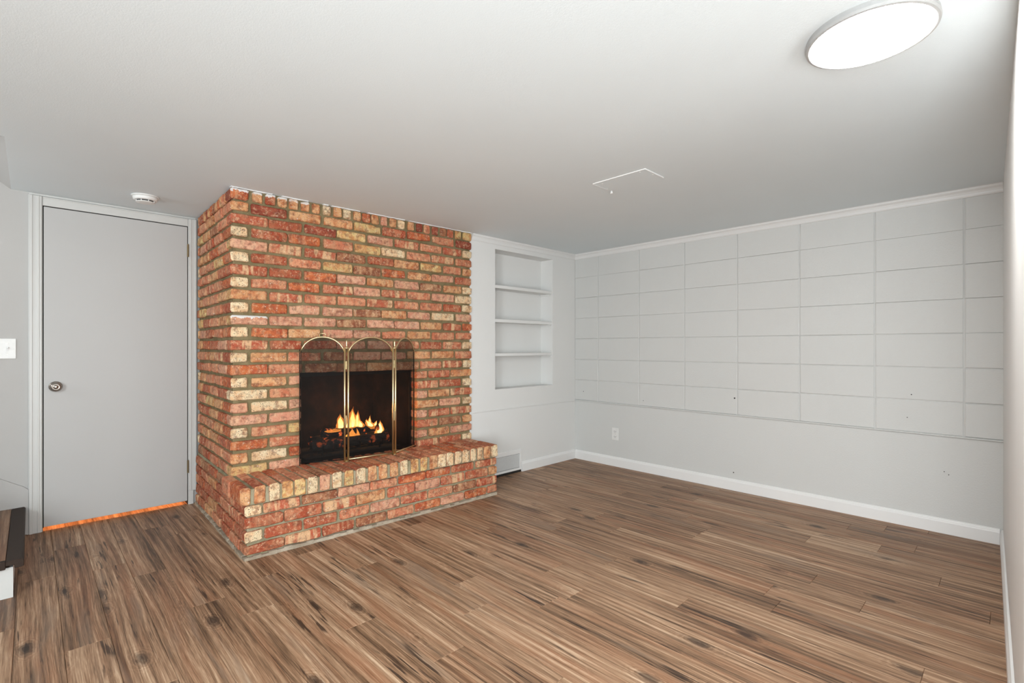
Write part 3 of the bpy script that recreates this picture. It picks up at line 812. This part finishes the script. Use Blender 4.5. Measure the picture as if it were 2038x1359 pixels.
def flame(u, t_, z0, hgt, wid, lean=0, flip=1, core=True):
    for mat, k, nm in ((M_core, .60, 'flame_core'), (M_shell, 1.0, 'flame')):
        if nm == 'flame_core' and not core: continue
        hh = hgt*(.88 if k < 1 else 1.0); n = 10; seg = 12; mb = MB(); rings = []
        ph = random.uniform(0, 6)
        for i in range(seg+1):
            s_ = i/seg
            rr = wid/2*1.45*k*(math.sin(math.pi*min(1, (s_*.82+.22)))**.9)*(1-s_)**.35*(1+.12*math.sin(s_*11+ph)) if s_ < 1 else .0006
            cu = u+lean*s_**1.6+.10*wid*math.sin(s_*6+ph)*s_*flip; z = z0+hh*s_
            b = len(mb.v)
            for q in range(n):
                an = 2*math.pi*q/n; mb.v.append(fw(cu+rr*math.cos(an), t_+rr*.55*math.sin(an), z))
            if i:
                for q in range(n): mb.f.append((b-n+q, b-n+(q+1) % n, b+(q+1) % n, b+q))
        mb.f.append(tuple(range(n))); mb.f.append(tuple(len(mb.v)-n+q for q in range(n)))
        mb.build(nm, mat, fire, fw(u, t_, z0), smooth=True)
# measured flame stations (metres along the front, height)
flame(.722, .205, .530, .100, .052, -.004); flame(.745, .210, .530, .070, .030, .006)
flame(.800, .205, .520, .150, .060, .008); flame(.830, .210, .515, .125, .050, .022); flame(.775, .20, .52, .10, .04, .004); flame(.868, .205, .515, .070, .045, -.02)
flame(.945, .205, .500, .075, .060, -.035); flame(.935, .210, .505, .095, .026, .006); flame(.965, .20, .50, .06, .03, .025)
flame(1.01, .205, .455, .100, .052, .012); flame(1.035, .205, .440, .075, .030, -.004)
flame(.775, .165, .450, .075, .055, .01, core=False); flame(.83, .165, .445, .08, .022, -.01, core=False); flame(.96, .165, .44, .075, .022, .01, core=False); flame(.66, .18, .515, .02, .09, 0, core=False)
fl = bpy.data.lights.new('fire_glow', 'POINT'); fl.energy = 7.0; fl.color = (1, .42, .14); fl.shadow_soft_size = .05
flo = bpy.data.objects.new('fire_glow', fl); C.objects.link(flo); flo.location = fw(.86, .30, .60)

# ------------------------------------------------------------------ fire screen
def meshmat():
    m = bpy.data.materials.new('wire_mesh'); m.use_nodes = True; nt = m.node_tree; nt.nodes.clear()
    at = N(nt, 'ShaderNodeAttribute', attribute_name='sc').outputs['Vector']
    sp = N(nt, 'ShaderNodeSeparateXYZ'); nt.links.new(at, sp.inputs[0])
    k = 1/.0036
    def wire(sgn):
        s_ = mth(nt, 'MULTIPLY', mth(nt, 'ADD', sp.outputs[0], mth(nt, 'MULTIPLY', sp.outputs[2], sgn)), k)
        return mth(nt, 'LESS_THAN', mth(nt, 'FRACT', mth(nt, 'ADD', s_, 500.0)), .27)
    f = mth(nt, 'MAXIMUM', wire(.8), wire(-.8))
    tr = N(nt, 'ShaderNodeBsdfTransparent'); pb = N(nt, 'ShaderNodeBsdfPrincipled')
    pb.inputs['Base Color'].default_value = (.008, .0065, .0055, 1); pb.inputs['Roughness'].default_value = .6; pb.inputs['Specular IOR Level'].default_value = .15
    mx = N(nt, 'ShaderNodeMixShader'); out = N(nt, 'ShaderNodeOutputMaterial')
    nt.links.new(f, mx.inputs[0]); nt.links.new(tr.outputs[0], mx.inputs[1]); nt.links.new(pb.outputs[0], mx.inputs[2]); nt.links.new(mx.outputs[0], out.inputs[0])
    return m
M_mesh = meshmat()
ZH = .3735
sp0 = Vector((1.155, 3.036, 0)); sp1 = Vector((1.414, 2.930, 0)); sp2 = Vector((1.735, 2.898, 0)); sp3 = Vector((1.973, 3.020, 0))
scr = thing('fire_screen', (1.57, 2.92, ZH), 'folding three panel brass fire screen with arched black mesh on hearth', 'fire screen')
def panel(a, b, left_brass, right_brass, bottom_brass, handle, label):
    d = (b-a); Lp = d.length; d.normalize(); a = a+d*.011; b = b-d*.011; Lp = (b-a).length
    zs, zt = 1.055, 1.150; mid = (a+b)/2
    pe = bpy.data.objects.new('screen_panel', None); C.objects.link(pe); pe.parent = scr; pe.location = Vector((mid.x, mid.y, ZH))-scr.location; pe['label'] = label; pe.empty_display_size = .04
    arch = []
    for i in range(19):
        s_ = i/18; x_ = Lp*s_; y_ = math.sqrt(max(0, 1-(2*s_-1)**2*.93)); base = math.sqrt(.07)
        arch.append(a+d*x_+ZU*(zs+(zt-zs)*(y_-base)/(1-base)))
    MB().tube(arch, .0045, 8).build('arch_rail', M_brass, pe, mid+ZU*zt, smooth=True)
    for p, br in ((a, left_brass), (b, right_brass)):
        mb = MB()
        if br:
            mb.tube([p+ZU*(ZH-.002), p+ZU*1.078], .0062, 10); mb.build('stile', M_brass, pe, p+ZU*.7, smooth=True)
        else:
            mb.tube([p+ZU*(ZH-.002), p+ZU*1.075], .0028, 6)
            q = p+(d if p is a else -d)*.009; mb.tube([q+ZU*(ZH+.005), q+ZU*1.068], .0016, 6)
            mb.build('stile', M_black, pe, p+ZU*.7)
    MB().tube([a+ZU*(ZH+.012), b+ZU*(ZH+.012)], .0048 if bottom_brass else .003, 8).build('bottom_rail', M_brass if bottom_brass else M_black, pe, mid+ZU*.38, smooth=True)
    V = [a+ZU*(ZH+.012), b+ZU*(ZH+.012)]+arch[::-1]
    o = obj('mesh_panel', V, [tuple(range(len(V)))], M_mesh, pe, mid+ZU*.7)
    at = o.data.attributes.new('sc', 'FLOAT_VECTOR', 'POINT')
    at.data.foreach_set('vector', [c for v in o.data.vertices for c in ((Vector(v.co)+mid+ZU*.7-a).dot(d), 0, v.co.z)])
    if handle:
        c = mid+ZU*(zt+.003)
        MB().tube([c-d*.017, c-d*.017+ZU*.014, c-d*.011+ZU*.019, c+d*.011+ZU*.019, c+d*.017+ZU*.014, c+d*.017], .0024, 7).build('handle', M_brass, pe, c, smooth=True)
panel(sp0, sp1, False, True, False, True, 'left panel of the screen with carrying handle')
panel(sp1, sp2, True, True, True, False, 'centre panel of the screen')
panel(sp2, sp3, True, False, True, False, 'right panel of the screen')
for p in (sp1, sp2):
    m = MB(); m.lathe(p+ZU*1.078, (0, 0, 1), [(0, .013), (.006, .014), (.008, .009), (.012, .004), (.020, .0045), (.030, .0035), (.042, .0055), (.050, .003), (.054, .0005)], 16)
    m.build('finial', M_brass, scr, p+ZU*1.08, smooth=True)
    m = MB(); m.lathe(p+ZU*(ZH-.0015), (0, 0, 1), [(0, .010), (.004, .010), (.006, .006)], 12); m.build('foot', M_brass, scr, p+ZU*ZH)
    m = MB(); m.tube([p+ZU*.6+ES*.004, p+ZU*.66+ES*.004], .004, 8); m.tube([p+ZU*.95+ES*.004, p+ZU*1.0+ES*.004], .004, 8); m.build('hinge', M_brass, scr, p+ZU*.7)

# ------------------------------------------------------------------ ceiling light
LC = (1.716, .296)
cl = thing('ceiling_light', (LC[0], LC[1], H), 'round white flush ceiling light, switched on, thin white rim', 'ceiling light')
m = MB(); R0 = .158
m.lathe((LC[0], LC[1], H), (0, 0, -1), [(0, R0-.002), (.014, R0), (.021, R0-.002), (.0225, R0-.008), (.0215, R0-.010), (.012, R0-.0105), (.0, R0-.011)], 96)
m.build('rim', plain('rim_grey', (.40, .40, .395, 1), .5), cl, (LC[0], LC[1], H), smooth=False)
def emat(name, col, s_):
    m = bpy.data.materials.new(name); m.use_nodes = True; nt = m.node_tree; nt.nodes.clear()
    e = N(nt, 'ShaderNodeEmission'); e.inputs[0].default_value = col; e.inputs[1].default_value = s_
    o = N(nt, 'ShaderNodeOutputMaterial'); nt.links.new(e.outputs[0], o.inputs[0]); return m
m = MB(); m.lathe((LC[0], LC[1], H-.016), (0, 0, -1), [(0, R0-.0105), (.004, R0-.0107), (.0055, R0-.02), (.006, .02)], 96)
m.build('diffuser', emat('lit_diffuser', (1, .985, .96, 1), LAMP_POWER), cl, (LC[0], LC[1], H-.02))

# ------------------------------------------------------------------ smoke detector
SD = (.492, 3.648)
sd = thing('smoke_detector', (SD[0], SD[1], H), 'round white smoke detector on the ceiling above grey door', 'smoke detector')
m = MB(); m.lathe((SD[0], SD[1], H), (0, 0, -1), [(0, .068), (.005, .0685), (.0065, .064)], 40); m.build('base_ring', M_white, sd, (SD[0], SD[1], H))
m = MB(); m.lathe((SD[0], SD[1], H-.0065), (0, 0, -1), [(0, .061), (.004, .0625), (.016, .060), (.0195, .057), (.0205, .050)], 40); m.build('housing', M_white, sd, (SD[0], SD[1], H-.01), smooth=True)
m = MB(); m.lathe((SD[0], SD[1], H-.034), (0, 0, -1), [(0, .046), (.001, .047)], 32); m.lathe((SD[0], SD[1], H-.0345), (0, 0, -1), [(0, .047), (.003, .046), (.006, .030), (.0065, .01)], 32)
m.build('cover', M_white, sd, (SD[0], SD[1], H-.04))
m = MB(); m.lathe((SD[0], SD[1], H-.0345), (0, 0, 1), [(0, .045), (.006, .045)], 32); m.build('sensor_slot', M_shoe, sd, (SD[0], SD[1], H-.031))
for k in range(8):
    an = math.radians(45*k+12)
    m = MB(); cx_, cy_ = SD[0]+.046*math.cos(an), SD[1]+.046*math.sin(an); m.box(cx_-.002, cx_+.002, cy_-.002, cy_+.002, H-.036, H-.028); m.build('rib', M_white, sd, (cx_, cy_, H-.03))

# ------------------------------------------------------------------ ceiling access cover
hc = (2.311, 1.475)
ht = thing('ceiling_access_cover', (hc[0], hc[1], H), 'thin rectangular painted cover plate on the ceiling', 'cover plate')
hx, hy = .089, .161
m = MB(); m.box(hc[0]-hx, hc[0]+hx, hc[1]-hy, hc[1]+hy, H-.0035, H); m.build('plate', M_ceil, ht, (hc[0], hc[1], H), bevel=.001)
m = MB(); m.box(hc[0]-hx-.003, hc[0]+hx+.003, hc[1]-hy-.003, hc[1]-hy, H-.006, H); m.box(hc[0]-hx-.003, hc[0]-hx, hc[1]-hy, hc[1]+hy, H-.0042, H)
m.box(hc[0]-hx, hc[0]+hx-.03, hc[1]+hy, hc[1]+hy+.002, H-.005, H)
m.build('edge_lip', M_trim, ht, (hc[0], hc[1]-hy, H))
for (dx, dy) in ((.01, -.148), (-.06, .12), (-.07, -.12), (.03, .15)):
    m = MB(); m.lathe((hc[0]+dx, hc[1]+dy, H-.0035), (0, 0, -1), [(0, .0038), (.0015, .0034), (.002, .001)], 10); m.build('screw', M_white, ht, (hc[0]+dx, hc[1]+dy, H-.004))
m = MB(); kx, ky = hc[0]+hx-.004, hc[1]+hy-.002
m.lathe((kx, ky, H-.0035), (0, 0, -1), [(0, .006), (.008, .0065), (.012, .009), (.015, .008), (.016, .003)], 14); m.build('latch_knob', M_white, ht, (kx, ky, H-.01), smooth=True)

# ------------------------------------------------------------------ outlet, switch, vent
ot = thing('wall_outlet', (XB+.002, 2.566, .294), 'white duplex power outlet low on the block wall', 'outlet')
m = MB(); m.box(XB-.004, XB+.002, 2.531, 2.601, .239, .349); pl = m.build('cover_plate', M_white, ot, (XB, 2.566, .294), bevel=.0015)
for zc in (.318, .270):
    m = MB(); m.box(XB-.0065, XB-.003, 2.550, 2.582, zc-.014, zc+.014); rcp = m.build('receptacle', M_white, ot, (XB-.005, 2.566, zc), bevel=.004)
    m = MB(); m.box(XB-.0072, XB-.006, 2.5725, 2.5750, zc-.003, zc+.007); m.box(XB-.0072, XB-.006, 2.557, 2.5600, zc-.003, zc+.006); m.box(XB-.0072, XB-.006, 2.5640, 2.5685, zc-.010, zc-.006)
    m.build('slot', M_shoe, rcp, (XB-.0066, 2.566, zc))
m = MB(); m.lathe((XB-.004, 2.566, .294), (-1, 0, 0), [(0, .003), (.001, .0025)], 8); m.build('screw', M_nickel, ot, (XB-.005, 2.566, .294))

sw = thing('light_switch', (-.117, YD, 1.079), 'white two gang toggle light switch plate left of the door', 'light switch')
m = MB(); m.box(-.175, -.059, YD-.006, YD, 1.0215, 1.1365); m.build('cover_plate', M_white, sw, (-.117, YD, 1.079), bevel=.002)
for xc in (-.094, -.140):
    m = MB(); m.box(xc-.006, xc+.006, YD-.0068, YD-.0055, 1.066, 1.092); m.build('toggle_slot', M_vent, sw, (xc, YD-.006, 1.079))
    m = MB(); m.box(xc-.0045, xc+.0045, YD-.018, YD-.006, 1.080, 1.088); m.build('toggle', M_white, sw, (xc, YD-.012, 1.083), bevel=.001)
    for zz in (1.049, 1.109):
        m = MB(); m.lathe((xc, YD-.006, zz), (0, -1, 0), [(0, .003), (.0012, .0024)], 8); m.build('screw', M_nickel, sw, (xc, YD-.007, zz))

vt = thing('vent_grille', (2.88, YA, .10), 'white louvred air vent in the wall right of hearth', 'vent')
VX0, VX1, VZ0, VZ1 = 2.66, 3.072, .020, .197
m = MB(); f = .032
m.box(VX0, VX1, YA-.008, YA, VZ1-f-.004, VZ1); m.box(VX0, VX1, YA-.008, YA, VZ0, VZ0+.020); m.box(VX0, VX0+.02, YA-.008, YA, VZ0+.020, VZ1-f-.004); m.box(VX1-.022, VX1, YA-.008, YA, VZ0+.020, VZ1-f-.004)
m.build('frame', M_trim, vt, (2.88, YA, .1), bevel=.002)
m = MB(); zz = VZ0+.024
while zz < VZ1-f-.008:
    m.prism([[(xx, YA-.001, zz+.0045), (xx, YA-.001, zz+.0055), (xx, YA-.0062, zz+.001), (xx, YA-.0062, zz)] for xx in (VX0+.02, VX1-.022)], None); zz += .0068
lv = m.build('louvres', M_vent, vt, (2.88, YA, .1)); lv['kind'] = 'stuff'
m = MB(); m.box(VX0+.02, VX1-.022, YA-.001, YA-.0005, VZ0+.02, VZ1-f); m.build('duct_opening', M_shoe, vt, (2.88, YA, .1))
m = MB(); m.box(VX0, VX1, YA-.002, YA-.0003, 0, VZ0); m.build('floor_gap', M_dark, vt, (2.88, YA, .01))
